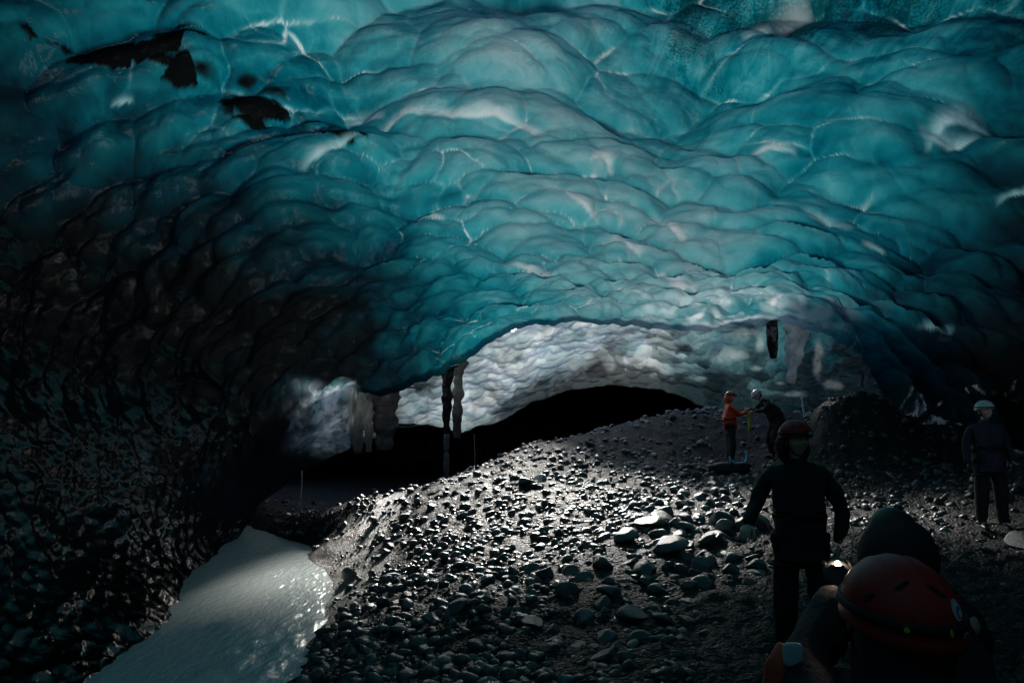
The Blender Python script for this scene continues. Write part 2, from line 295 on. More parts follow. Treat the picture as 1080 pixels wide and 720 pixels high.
# ------------------------------------------------------------------ bright ice wall beyond the lip
def build_back():
    ex = [-250, 180, 275, 317, 355, 371, 398, 419, 466, 487, 527, 560, 600, 640, 700, 745, 770, 800, 900, 1000]
    ey = [560, 540, 512, 486, 470, 474, 470, 458, 453, 460, 446, 428, 416, 410, 414, 432, 446, 452, 450, 440]
    px = np.linspace(-250, 1400, 1000); ye = np.interp(px, ex, ey) + 1.5 * fbm(np.stack([px / 12, px * 0, px * 0], -1), 3, 9)
    yt = np.interp(px, [180, 380, 400, 440, 480, 520, 560, 640, 800, 1000], [405, 396, 398, 388, 372, 346, 326, 312, 282, 270])
    dn = np.interp(px, [180, 371, 420, 487, 600, 700, 800, 900, 1000], [24, 23.6, 24.5, 24.2, 23.5, 23.2, 22.6, 21.6, 20])
    NR = 170; v = np.linspace(0, 1, NR)[:, None]
    PY = yt + (ye - yt) * v; PX = np.repeat(px[None], NR, 0)
    slope = np.interp(px, [180, 230, 275, 450, 560, 700, 800, 900, 960, 1050], [-5, -4.0, 1.0, 1.6, 3.4, 2.4, 1.2, .5, -2, -4])
    D = dn + slope * (1 - v) ** 1.3 + .5 * np.clip(v - .8, 0, 1) ** 2 * 10
    G = P(PX, PY, D); N = grid_normals(G); N = np.where(N[..., 1:2] < 0, -N, N)
    w = G + .25 * np.stack([fbm(G, 3, 3), fbm(G + 9, 3, 8), fbm(G + 21, 3, 6)], -1)
    F1, F2, I1 = worley(w / .85, 71); H1, _, I3 = worley(w * np.array([.8, 1, 1.2]) / .36, 72); K1, _, _ = worley(w / .16, 73)
    facet = .5 * fbm(G * .45, 3, 5)
    G = G + N * (facet + .22 * (1 - F1 ** 2) + .18 * (1 - H1 ** 2) + .06 * (1 - K1 ** 2))[..., None]
    teal = sstep(690, 770, PX)
    T = .9 + 2.6 * teal + 4 * sstep(800, 860, PX) + .8 * fbm(G * 1.6, 3, 2) + .8 * (I1 - .5) + .6 * (I3 - .5); S = np.clip(.30 + .5 * fbm(G * 1.1, 4, 19) + .5 * (I3 - .5) * sstep(-.2, .2, fbm(G * .7, 2, 55)) + .85 * sstep(.40, 1, v) * sstep(470, 580, PX) + .25 * sstep(.7, 1, v) + .30 * sstep(470, 440, PX) , 0, .9)  # silt also paints the shade towards the wall's lower edge
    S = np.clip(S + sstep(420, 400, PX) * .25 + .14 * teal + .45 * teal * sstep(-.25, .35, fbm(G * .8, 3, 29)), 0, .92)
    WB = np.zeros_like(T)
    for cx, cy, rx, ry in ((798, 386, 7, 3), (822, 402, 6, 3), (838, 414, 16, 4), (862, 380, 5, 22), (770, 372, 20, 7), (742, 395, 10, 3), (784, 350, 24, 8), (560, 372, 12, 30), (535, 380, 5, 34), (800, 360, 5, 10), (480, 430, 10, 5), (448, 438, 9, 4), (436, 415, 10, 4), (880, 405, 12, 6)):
        q = np.sqrt(((PX - cx) / rx) ** 2 + ((PY - cy) / ry) ** 2) + .7 * fbm(G * 3, 3, 44); WB = np.maximum(WB, .26 * sstep(1.3, .3, q))  # bright spots and light streaks painted on the wall as white
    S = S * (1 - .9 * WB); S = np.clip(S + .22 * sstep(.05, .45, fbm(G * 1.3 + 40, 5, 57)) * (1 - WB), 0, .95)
    rows = [G]; TT = [T]; SS = [S]; E = G[-1]
    for k in range(1, 30):                                            # undercut: runs back and closes the tunnel, its shade painted black
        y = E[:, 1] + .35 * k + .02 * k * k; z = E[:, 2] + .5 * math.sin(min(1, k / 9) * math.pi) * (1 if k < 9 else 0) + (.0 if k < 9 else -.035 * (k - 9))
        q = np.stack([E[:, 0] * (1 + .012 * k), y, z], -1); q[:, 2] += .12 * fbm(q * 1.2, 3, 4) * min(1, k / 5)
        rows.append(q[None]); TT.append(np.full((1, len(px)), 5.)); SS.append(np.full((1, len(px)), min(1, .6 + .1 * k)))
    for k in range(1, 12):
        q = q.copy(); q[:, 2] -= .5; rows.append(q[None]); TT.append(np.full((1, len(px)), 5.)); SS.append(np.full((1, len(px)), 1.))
    G = np.concatenate(rows)
    FI = grid_faces(G.shape[0], G.shape[1])
    me = mesh_from('ice_wall', G, FI, [M_WALL, simple('tunnel_shade', (.02, .02, .02), .6, spec=.3, bump=(3, .8))], mi=(FI[:, 0] >= (NR + 1) * len(px)).astype(int), attrs={'thickness': np.clip(np.concatenate(TT), .3, 9), 'silt': np.concatenate(SS), 'white': np.concatenate([WB] + [np.zeros((1, len(px)))] * (len(SS) - 1))})
    tag(link('ice_wall', me), 'bright white bumpy ice wall seen through the gap below the blue roof', 'ice wall')
build_back()
# ------------------------------------------------------------------ ground
WZ = -2.62
def zpt(px, py, d): q = P(px, py, d); return (q[0], q[1], q[2])
def wpt(px, py, z=WZ): # point where the pixel ray meets height z
    r = P(px, py, 1.0); d = z / r[2]; return (r[0] * d, r[1] * d, z)
GC = [wpt(300, 722), wpt(335, 680), wpt(352, 640), wpt(348, 612), wpt(328, 585), wpt(318, 572)]
GC += [(x - 1.2, y, z - .7) for x, y, z in list(GC)] + [wpt(200, 720, -3.3), wpt(120, 720, -3.3), wpt(250, 600, -3.3), (-4.7, 15.0, -3.0), (-5.4, 17.2, -2.35), (-8, 20, -2.4), (-6, 26, -2.2), (-9, 10, -3.2), (-9, 2, -3.2), (-5, 1, -3.0), (-5.5, -4, -2.8)]
GC += [zpt(328, 556, 15.2), zpt(400, 524, 15.8), zpt(480, 504, 16.8), zpt(520, 486, 17.3), zpt(560, 468, 18), zpt(600, 462, 18.4), zpt(650, 453, 19), zpt(720, 436, 20), zpt(780, 436, 20.3), zpt(850, 440, 20)]
GC += [(zpt(400, 524, 15.8)[0] - .2, 19.0, -2.35), (-1.5, 20.5, -2.2), (1, 23, -1.8), (3, 25, -1.2), (-4.5, 17.6, -2.35), (5, 26, -.8), (9, 26, -.8), (-2, 30, -2.2), (8, 34, -2), (-8, 34, -2.2)]  # raised sill added in the tunnel, hiding lit water to keep it dark
GC += [wpt(450, 600, -2.08), wpt(400, 660, -2.32), wpt(450, 700, -2.15), wpt(540, 722, -1.9), wpt(600, 600, -1.75), wpt(600, 520, -1.3), wpt(520, 540, -1.6), wpt(650, 480, -.8), wpt(770, 489, -1.02), wpt(700, 520, -1.3), wpt(700, 600, -1.68), wpt(700, 722, -1.8), wpt(850, 700, -1.78), wpt(850, 600, -1.66), wpt(850, 520, -1.35), wpt(1000, 540, -1.4), wpt(1080, 700, -1.75), wpt(1080, 500, -1.1), wpt(950, 490, -.95)]
GC += [(0, 0, -1.75), (3, 0, -1.7), (6, 1, -1.5), (0, -6, -1.7), (8, -6, -1.4), (-6, -8, -2.6), (9, 6, -1.0), (11, 12, -.3), (-2.6, 3, -2.4)]
GCA = np.array(GC)
def hz_base(x, y): return rbf(GCA, x, y, smooth=5e-5)
def berm(x, y):  # dark bank of gravel behind the standing person
    c = P(893, 440, 15.5); return 1.55 * np.exp(-(((x - c[0]) / 1.25) ** 2) ** 1.3 - ((y - c[1]) / 1.3) ** 2) + .9 * np.exp(-((x - c[0] - 2.6) / 1.8) ** 2 - ((y - c[1] + .2) / 1.2) ** 2)
def hfun(x, y, fine=True):
    h = hz_base(x, y) + berm(x, y); p = np.stack([x, y, x * 0], -1)
    slick = ledge(x, y); c = P(893, 440, 15.5); h = h + .22 * fbm(p * 1.7, 4, 71) * np.exp(-((x - c[0]) / 2.6) ** 2 - ((y - c[1]) / 2) ** 2)
    h = h + .10 * fbm(p * .8, 3, 3)
    if fine: h = h + (1 - .75 * slick) * (.05 * fbm(p * 4, 3, 13))
    return h
LEDGE = [np.array(wpt(365, 572, -2.35)[:2]), np.array(wpt(345, 600, -2.5)[:2]), np.array(wpt(395, 560, -2.2)[:2]), np.array(wpt(380, 610, -2.4)[:2]), np.array(wpt(352, 640, -2.5)[:2])]
def ledge(x, y):
    r = 0
    for c, s in zip(LEDGE, (1.3, 1.2, 1.2, .9, .7)): r = np.maximum(r, np.exp(-(((x - c[0]) * 1.7 / s) ** 2 + ((y - c[1]) / s / 1.4) ** 2)))
    return r
def build_ground():
    ys = np.concatenate([np.linspace(-9, 2.5, 30)[:-1], np.geomspace(2.5, 22, 620), np.linspace(22, 75, 70)[1:]])
    fan = np.linspace(-1, 1, 760); 
    Y = np.repeat(ys[:, None], len(fan), 1); W = np.maximum(np.abs(Y) * .95, 5) + 4 + np.maximum(Y - 20, 0) * .8
    X = fan[None] * W; X = np.where(Y > 2.5, X, X)
    p = np.stack([X, Y, X * 0], -1); sl = ledge(X, Y)
    Z = hfun(X, Y)
    near = (Y > 2) & (Y < 24)
    F, F2, _ = worley(p / .16 + .3 * fbm(p * 3, 2, 4)[..., None], 5); K, _, _ = worley(p / .07, 6)
    Z = Z + (1 - .85 * sl) * (.045 * (1 - np.minimum(F, 1) ** 2) + .02 * (1 - K)) * near
    me = mesh_from('ground', np.stack([X, Y, Z], -1), grid_faces(*X.shape), M_GROUND, attrs={'silt': sstep(.25, .7, sl + .15 * fbm(p * 2, 3, 4))})
    tag(link('ground', me), 'dark wet silt and gravel floor rising into a mound', 'ground', kind='structure')
build_ground()
# ------------------------------------------------------------------ water
def build_water():
    t = NT('milky_water'); co = t.coord((1, 1, 1)); 
    n = t.noise(t.coord((2.2, .9, 1), (0, 0, -.3)), 5, 4, .6, .6); 
    nr = t.bump(n, .4, .08)
    b = t.n('ShaderNodeBsdfPrincipled', {'Base Color': (.60, .66, .64, 1), 'Roughness': .09, 'IOR': 1.33, 'Specular IOR Level': .5, 'Normal': nr, 'Subsurface Weight': 0})
    t.put(t.out.inputs[0], b)
    x = np.linspace(-12, 0, 300); y = np.linspace(-6, 32, 620); X, Y = np.meshgrid(x, y); p = np.stack([X, Y, X * 0], -1)
    # riffle running along the near right bank
    c = np.array(wpt(285, 690)[:2]); rf = np.exp(-(((X - c[0]) / .55) ** 2) - ((Y - c[1]) / 1.6) ** 2)
    Z = WZ + .006 * fbm(p * np.array([3, 1.4, 1]), 3, 2) + rf * .07 * fbm(p * np.array([7, 3.5, 1]), 4, 3) + .012 * fbm(p * np.array([2.5, 1.1, 1]) + 3, 3, 9)
    tag(link('water', mesh_from('water', np.stack([X, Y, Z], -1), grid_faces(*X.shape), t.m)), 'milky grey meltwater stream', 'water', kind='structure')
build_water()
# ------------------------------------------------------------------ stones
def ico(sub):
    import bmesh
    bm = bmesh.new(); bmesh.ops.create_icosphere(bm, subdivisions=sub, radius=1); bm.verts.ensure_lookup_table()
    V = np.array([v.co for v in bm.verts]); F = np.array([[v.index for v in f.verts] for f in bm.faces]); bm.free(); return V, F
def stone_shape(sub, seed, ang=.3):
    V, F = ico(sub); r = np.random.default_rng(seed)
    # rounded block: soft planes cut the ball
    W = V * (1 + .22 * fbm(V * .9 + seed * 3.1, 3, seed)[:, None])
    for k in range(r.integers(8, 15)):
        n = r.normal(size=3); n /= np.linalg.norm(n); c = r.uniform(.48, .82); d = W @ n
        W = W - np.where(d > c, (d - c) * min(.96, .6 + ang), 0)[:, None] * n
    return W * np.array([1, r.uniform(.65, .95), r.uniform(.5, .75)]), F
def rotm(r, n, flat=.5):
    az = r.uniform(0, 2 * math.pi, n); tx = r.normal(0, flat, n); ty = r.normal(0, flat, n)
    cz, sz, cx, sx, cy, sy = np.cos(az), np.sin(az), np.cos(tx), np.sin(tx), np.cos(ty), np.sin(ty); o = np.zeros(n); l = np.ones(n)
    Rz = np.stack([cz, -sz, o, sz, cz, o, o, o, l], -1).reshape(n, 3, 3); Rx = np.stack([l, o, o, o, cx, -sx, o, sx, cx], -1).reshape(n, 3, 3); Ry = np.stack([cy, o, sy, o, l, o, -sy, o, cy], -1).reshape(n, 3, 3)
    return Rx @ Ry @ Rz
def visible(x, y, z):
    d = y * FW[1] + z * FW[2]; u = 540 + FPX * x / d; v = 360 - FPX * (y * UPV[1] + z * UPV[2]) / d
    return u, v, d
def scatter_gravel():
    r = np.random.default_rng(5); n = 190000
    y = r.uniform(3.2 ** .5, 21 ** .5, n) ** 2; x = r.uniform(-1, 1, n) * (y * .8)
    z = hfun(x, y); u, v, d = visible(x, y, z); sl = ledge(x, y)
    dens = .35 + .65 * sstep(-.15, .3, fbm(np.stack([x, y, x * 0], -1) * .9, 3, 8)); dens *= 1 - .86 * np.minimum(1, sl * 1.4)
    dens = np.where((u > 1000), dens * .4, dens)
    k = (z > WZ + .02) & (u > 280) & (u < 1110) & (v < 760) & (r.uniform(size=n) < dens)
    x, y, z, d = x[k], y[k], z[k], d[k]; n = len(x)
    s = .5 * (.028 + .085 * r.power(.35, n)[::-1] ** 1.0) * (.6 + .05 * d); s = .5 * np.clip(r.lognormal(math.log(.045), .72, n), .02, .24)
    s = s * (1 - .45 * sstep(690, 780, u[k]) * sstep(12, 8, d)) * (1 - .35 * sstep(540, 620, u[k]) * sstep(560, 620, v[k])); s = np.maximum(s, d * .0013)
    R = rotm(r, n, .35); shapes = [stone_shape(2, 100 + i) for i in range(8)] ; low = [stone_shape(1, 200 + i) for i in range(8)]
    pick = r.integers(0, 8, n); big = (s / d) > .0045
    VV, FF, RR = [], [], []; off = 0
    for lst, m in ((shapes, big), (low, ~big)):
        for i, (V, F) in enumerate(lst):
            q = np.where(m & (pick == i))[0]
            if not len(q): continue
            W = np.einsum('nij,vj->nvi', R[q], V) * s[q][:, None, None] + np.stack([x[q], y[q], z[q] + s[q] * .45], -1)[:, None]
            VV.append(W.reshape(-1, 3)); FF.append((F[None] + (off + np.arange(len(q)) * len(V))[:, None, None]).reshape(-1, 3)); off += len(q) * len(V)
            RR.append(np.repeat(r.uniform(size=len(q)), len(V)))
    me = mesh_from('gravel', np.concatenate(VV), np.concatenate(FF), M_GRAV, attrs={'rnd': np.concatenate(RR)})
    tag(link('gravel', me), 'wet dark pebbles and cobbles covering the mound', 'gravel', kind='stuff')
    print('gravel stones', n)
scatter_gravel()
ROCKM = [mesh_from('stone', *stone_shape(4, 300 + i, .15 if i % 2 else .35), mat=M_ROCK) for i in range(14)]
def put_rock(x, y, s, lab, cat, grp, rr, name='stone', sink=.25, asp=None, mesh=None, z=None):
    me = ROCKM[rr.integers(0, 14)] if mesh is None else mesh
    o = bpy.data.objects.new(name, me); COL.objects.link(o)
    if z is None: z = float(hfun(np.array([x]), np.array([y]))[0])
    a = asp or (1, 1, 1)
    o.scale = (s * a[0], s * a[1], s * a[2]); o.location = (x, y, z + s * .6 * a[2] - s * sink)
    o.rotation_euler = (rr.normal(0, .25), rr.normal(0, .25), rr.uniform(0, 6.28)); tag(o, lab, cat, grp); return o
def rocks():
    rr = np.random.default_rng(9); cnt = 0; placed = []
    def ok(x, y, s):
        for a, b, c in placed:
            if (a - x) ** 2 + (b - y) ** 2 < (.72 * (c + s)) ** 2: return False
        placed.append((x, y, s)); return True
    def ray(px, py):
        z = -1.6
        for _ in range(14):
            q = P(px, py, 1.0)
            if q[2] > -.004: return None
            d = z / q[2]; d = min(d, 24); zz = float(hz_base(np.array([q[0] * d]), np.array([q[1] * d]))[0]); z = z * .5 + min(zz, -.02) * .5
        return q[0] * d, q[1] * d, d
    hero = [ # px, py(base), width px, label
        (662, 597, 26, 'pale flat stone catching light, lower middle of the mound', (1.2, .8, .6)),
        (706, 584, 46, 'largest rounded dark boulder on the slope, left of the standing person', (1.1, 1, .85)),
        (690, 560, 40, 'broad grey boulder just above the largest rounded boulder', (1.1, 1, .8)),
        (660, 572, 34, 'angular dark boulder left of the largest rounded boulder', (1, 1, .9)),
        (752, 508, 28, 'pale oblong stone lying left of the blue trimmed bag', (1.5, .8, .6)),
        (766, 566, 28, 'pointed green grey cobble standing on top of the pile beside the person\'s hand', (.9, .9, 1.2)),
        (806, 562, 32, 'rounded grey green boulder touching the standing person\'s thigh', (1.1, 1, .9)),
        (640, 672, 34, 'green grey cobble with a lighter face, low on the slope at bottom centre', (1, 1, .8)),
        (612, 652, 24, 'small round grey cobble above the bottom cobble pile', (1, 1, .8)),
        (482, 652, 30, 'blocky dark green boulder near the lower left of the mound', (1, 1, 1)),
        (553, 512, 26, 'dark round boulder on the crest left of the far people', (1, 1, .8)),
        (414, 612, 20, 'black cobble sitting at the edge of the pale silt ledge', (1, 1, .8)),
        (395, 553, 22, 'dark wedge shaped stone on the crest beside the tunnel', (1.2, .8, .8)),
        (558, 479, 18, 'reddish grey stone on the skyline of the mound', (1, 1, .9)),
        (680, 474, 20, 'light angular stone on the bare path below the far wall', (1, 1, .9)),
        (571, 507, 26, 'sharp edged boulder beside the round crest boulder', (1.2, .9, .7)),
        (1080, 572, 40, 'brown rounded rock at the right edge of the picture', (1.3, 1, .9)),
    ]
    for px, py, w, lab, asp in hero:
        q = ray(px, py)
        if not q: continue
        s = w / 2 / FPX * q[2]; placed.append((q[0], q[1], s)); put_rock(q[0], q[1], s, lab, 'boulder' if w > 28 else 'stone', None, rr, 'boulder' if w > 28 else 'stone', .2, asp); cnt += 1
    zones = [ # px0,px1,py0,py1, count, size range px, label, group
        (678, 800, 548, 625, 36, (20, 40), 'smooth grey green cobble in the dim pile left of the standing person', 'cobbles piled left of the standing person'),
        (560, 730, 590, 712, 46, (20, 42), 'rounded dark green cobble low on the dim slope at bottom centre', 'cobbles on the dim lower slope'),
        (530, 720, 462, 540, 50, (9, 20), 'wet grey stone glinting high on the mound', 'stones high on the mound'),
        (395, 560, 505, 590, 55, (9, 18), 'wet dark stone on the brightly lit left flank of the mound', 'stones on the lit flank'),
        (360, 560, 600, 712, 60, (12, 26), 'wet black cobble with shining top near the stream bank', 'cobbles near the stream bank'),
        (715, 770, 500, 540, 12, (14, 24), 'dim grey stone lying below the blue trimmed bag', 'stones below the bag'),
        (700, 760, 430, 452, 14, (7, 14), 'bluish grey rubble stone on the bank left of the orange jacket', 'rubble on the far bank'),
        (930, 1060, 480, 600, 10, (10, 20), 'faint dark stone on the floor right of the standing person', 'stones on the dark right floor')]
    for a, b, c, d, n, (s0, s1), lab, grp in zones:
        k = 0; tries = 0
        while k < n and tries < n * 12:
            tries += 1; px, py = rr.uniform(a, b), rr.uniform(c, d); 
            if py < 449:
                dd = 20.2 + rr.uniform(-.6, .6); q3 = P(px, py, dd); q = (q3[0], q3[1], dd)
            else: q = ray(px, py)
            if not q: continue
            if hz_base(np.array([q[0]]), np.array([q[1]]))[0] < WZ + .02: continue
            s = s0 + (s1 - s0) * rr.random() ** 1.8; s = s / 2 / FPX * q[2]
            if not ok(q[0], q[1], s): continue
            put_rock(q[0], q[1], s, lab, 'stone', grp, rr, 'stone', .22, (1, rr.uniform(.8, 1), rr.uniform(.75, 1))); k += 1
        cnt += k
    print('rocks', cnt)
rocks()
# ------------------------------------------------------------------ people
def tube(pts, rad, seg=10, nz=0.0, seed=0, flat=1.0):
    pts = np.asarray(pts, float); n = len(pts); rad = np.broadcast_to(np.asarray(rad, float), (n,))
    t = np.gradient(pts, axis=0); t /= np.maximum(np.linalg.norm(t, axis=1, keepdims=True), 1e-9)
    a = np.array([1.0, 0, 0]) if abs(t[0, 0]) < .8 else np.array([0, 1.0, 0])
    V = []
    for i in range(n):
        u = a - t[i] * (a @ t[i]); u /= np.linalg.norm(u); b = np.cross(t[i], u); a = u
        th = np.linspace(0, 2 * math.pi, seg, endpoint=False)
        V.append(pts[i] + rad[i] * (np.cos(th)[:, None] * u + flat * np.sin(th)[:, None] * b))
    V = np.array(V); 
    if nz: V = V + ((V - pts[:, None]) * (fbm(V * 6 + seed, 3, seed) * nz)[..., None]) * 2
    F = [tuple(f) for f in grid_faces(n, seg, True)]
    V = np.concatenate([V.reshape(-1, 3), pts[:1], pts[-1:]]); c0, c1 = n * seg, n * seg + 1
    for j in range(seg):
        F.append((c0, (j + 1) % seg, j, j)); F.append((c1, (n - 1) * seg + j, (n - 1) * seg + (j + 1) % seg, (n - 1) * seg + (j + 1) % seg))
    return V, F
class MB:
    def __init__(s): s.V = []; s.F = []; s.M = []; s.n = 0
    def add(s, V, F, m=0):
        V = np.asarray(V, float); s.V.append(V)
        for f in F:
            g = []
            for i in f:
                if int(i) + s.n not in g: g.append(int(i) + s.n)
            s.F.append(g); s.M.append(m)
        s.n += len(V); return s
    def build(s, name, mats, parent=None, label=None, warp=None):
        V = np.concatenate(s.V)
        if warp: V = V + warp(V)
        me = bpy.data.meshes.new(name); me.from_pydata(V.tolist(), [], s.F)
        for m in (mats if isinstance(mats, (list, tuple)) else [mats]): me.materials.append(m)
        me.polygons.foreach_set('material_index', s.M); me.polygons.foreach_set('use_smooth', [True] * len(s.F)); me.update()
        o = link(name, me, parent)
        if label: o['label'] = label
        return o
def skin(pts, edges, root, sub=2, smooth=6):
    """grow one continuous surface round a skeleton; returns vertices and faces"""
    names = list(pts); me = bpy.data.meshes.new('tmp'); me.from_pydata([pts[k][:3] for k in names], [(names.index(a), names.index(b)) for a, b in edges], [])
    o = bpy.data.objects.new('tmp', me); COL.objects.link(o)
    m = o.modifiers.new('s', 'SKIN'); m.use_smooth_shade = True; o.modifiers.new('u', 'SUBSURF').levels = sub; sm = o.modifiers.new('k', 'SMOOTH'); sm.factor = .6; sm.iterations = smooth
    for i, k in enumerate(names):
        r = pts[k][3]; r = (r, r) if not isinstance(r, tuple) else r
        me.skin_vertices[0].data[i].radius = r; me.skin_vertices[0].data[i].use_root = (k == root)
    dg = bpy.context.evaluated_depsgraph_get(); dg.update(); e = o.evaluated_get(dg).to_mesh()
    V = np.array([v.co[:] for v in e.vertices]); F = [tuple(p.vertices) for p in e.polygons]
    o.evaluated_get(dg).to_mesh_clear(); bpy.data.objects.remove(o); bpy.data.meshes.remove(me)
    par = list(range(len(V)))
    def fd(x):
        while par[x] != x: par[x] = par[par[x]]; x = par[x]
        return x
    for f in F:
        for i in f[1:]: par[fd(i)] = fd(f[0])
    rt_ = [fd(i) for i in range(len(V))]; best = max(set(rt_), key=rt_.count); F = [f for f in F if rt_[f[0]] == best]
    used = sorted({i for f in F for i in f}); mp = {u: i for i, u in enumerate(used)}
    return V[used], [tuple(mp[i] for i in f) for f in F]
def head_geo(c, yaw, pitch, sc=1.0):
    """head with brow, eye sockets, nose, lips, chin and ears; looks along +y before yaw"""
    nu, nv = 56, 44; th = np.linspace(0, 2 * math.pi, nu, endpoint=False); ph = np.linspace(.02, math.pi - .02, nv)
    T, Fp = np.meshgrid(th, ph); x = np.sin(Fp) * np.sin(T); y = np.sin(Fp) * np.cos(T); z = np.cos(Fp)
    X = .076 * x * (1 - .30 * sstep(-.1, -1, z)); Y = .096 * y * (1 - .12 * sstep(0, -1, z)) ; Z = .118 * z
    fr = sstep(.2, .7, y)
    g = lambda a, b, sa, sb: np.exp(-((X - a) / sa) ** 2 - ((Z - b) / sb) ** 2) * fr
    Y = Y + .022 * g(0, -.018, .012, .018) + .012 * g(0, .005, .008, .022) + .007 * g(0, .03, .05, .010)
    Y = Y - .013 * (g(.030, .008, .016, .012) + g(-.030, .008, .016, .012)) + .007 * (g(0, -.058, .022, .005) + g(0, -.068, .020, .005)) - .004 * g(0, -.063, .026, .0025) + .012 * g(0, -.098, .024, .016) + .004 * (g(.042, -.028, .018, .018) + g(-.042, -.028, .018, .018))
    V = np.stack([X, Y, Z], -1).reshape(-1, 3); F = [tuple(f) for f in grid_faces(nv, nu, True)]
    mb = MB(); mb.add(V, F, 0)
    for s in (-1, 1):
        E, EF = ico(2); mb.add(E * np.array([.012, .020, .030]) + np.array([s * .078, -.008, -.012]), EF, 0)
        mb.add(E * .0115 + np.array([s * .030, .074, .006]), EF, 1)
        mb.add(E * np.array([.0055, .003, .0055]) + np.array([s * .030, .0845, .006]), EF, 2)
        mb.add(*tube([(s * .016, .091, .024), (s * .030, .092, .029), (s * .046, .083, .025)], [.002, .0032, .0015], 6), 2)
    V = np.concatenate(mb.V) * sc
    R = np.array(Matrix.Rotation(yaw, 3, 'Z') @ Matrix.Rotation(pitch, 3, 'X')); return V @ R.T + np.array(c), mb.F, mb.M, R
def hand_geo(mb, w, d, n, s, mi=0, curl=.5, spread=.5):
    """palm and five fingers from wrist w along d; n = palm normal, s = side of the thumb (+1/-1)"""
    d = np.array(d, float); d /= np.linalg.norm(d); n = np.array(n, float); n -= d * (n @ d); n /= np.linalg.norm(n); t = np.cross(d, n) * s; w = np.array(w, float)
    E, EF = ico(3); B = np.stack([t, d, n], 1)
    mb.add((E * np.array([.041, .050, .016])) @ B.T + w + d * .045, EF, mi)
    for k, (off, L, r) in enumerate(((.030, .072, .0085), (.010, .080, .0088), (-.010, .075, .0085), (-.029, .058, .0075))):
        p = w + d * .075 + t * off; pts = [p - d * .02, p]; a = 0; dirn = d + t * off * spread * 5
        for q, f in enumerate((.45, .32, .23)):
            a += curl * (.5 + .35 * q) * (1 + .08 * k); pts.append(pts[-1] + (dirn * math.cos(a) + n * math.sin(a)) * L * f * 1.05)
        mb.add(*tube(pts, [r * 1.1, r * 1.05, r, r * .9, r * .65], 8), mi)
    p = w + d * .02 + t * .030; mb.add(*tube([p, p + (t * .7 + d * .7 + n * .2) * .034, p + (t * .6 + d * 1.1 + n * .45) * .056, p + (t * .35 + d * 1.2 + n * .8) * .074], [.013, .0115, .0095, .006], 8), mi)
STAND = dict(pelvis=(0, 0, .96), waist=(0, -.01, 1.10), chest=(0, 0, 1.30), neck=(0, 0, 1.50), head=(0, .02, 1.655),
             sr=(.175, 0, 1.425), er=(.27, -.03, 1.16), wr=(.28, .06, .93), sl=(-.175, 0, 1.425), el=(-.27, -.03, 1.16), wl=(-.28, .06, .93),
             hr=(.095, 0, .90), kr=(.12, .03, .50), ar=(.13, -.02, .10), tr=(.14, .10, .045), hl=(-.095, 0, .90), kl=(-.12, .03, .50), al=(-.13, -.02, .10), tl=(-.14, .10, .045))
M_SKIN = simple('skin', (.70, .47, .36), .45, var=.08); M_EYEW = simple('eye_white', (.6, .58, .55), .3); M_HAIR = simple('dark_hair', (.02, .014, .011), .5)
def cloth(name, col, rough=.75): return simple(name, col, rough, bump=(55, .35), var=.25)
M_BLACK = cloth('black_cloth', (.013, .016, .020)); M_NAVY = cloth('navy_cloth', (.014, .020, .034)); M_TROU = cloth('trouser_cloth', (.012, .013, .014)); M_ORJ = cloth('orange_red_cloth', (.62, .055, .018), .6)
M_BOOT = simple('boot_leather', (.02, .018, .016), .4); M_GLOVE = simple('glove_cloth', (.02, .02, .022), .7)
M_HELR = simple('red_helmet_shell', (.44, .024, .018), .42, spec=.3, coat=0, var=.1, bump=(120, .06)); M_HELRD = simple('dark_red_helmet_shell', (.22, .018, .016), .35, coat=.2); M_HELW = simple('white_helmet_shell', (.55, .58, .58), .35, coat=.2)
M_VENT = simple('black_opening', (.004, .004, .004), .8); M_STRAP = simple('black_webbing', (.012, .012, .013), .6, bump=(300, .3)); M_YEL = simple('yellow_clip', (.62, .60, .06), .45); M_LENS = simple('lamp_glass', (.35, .5, .55), .1)
EDG_T = [('pelvis', 'waist'), ('waist', 'chest'), ('chest', 'neck'), ('chest', 'sr'), ('sr', 'er'), ('er', 'wr'), ('chest', 'sl'), ('sl', 'el'), ('el', 'wl')]
EDG_L = [('pelvis', 'hr'), ('hr', 'kr'), ('kr', 'ar'), ('pelvis', 'hl'), ('hl', 'kl'), ('kl', 'al')]
def wrinkle(a, f=9, sd=0): return lambda V: V * 0 + (fbm(V * np.array([f, f, f * 1.8]), 3, sd) * a)[:, None] * np.array([1, 1, .3]) * np.sign(V - V.mean(0))
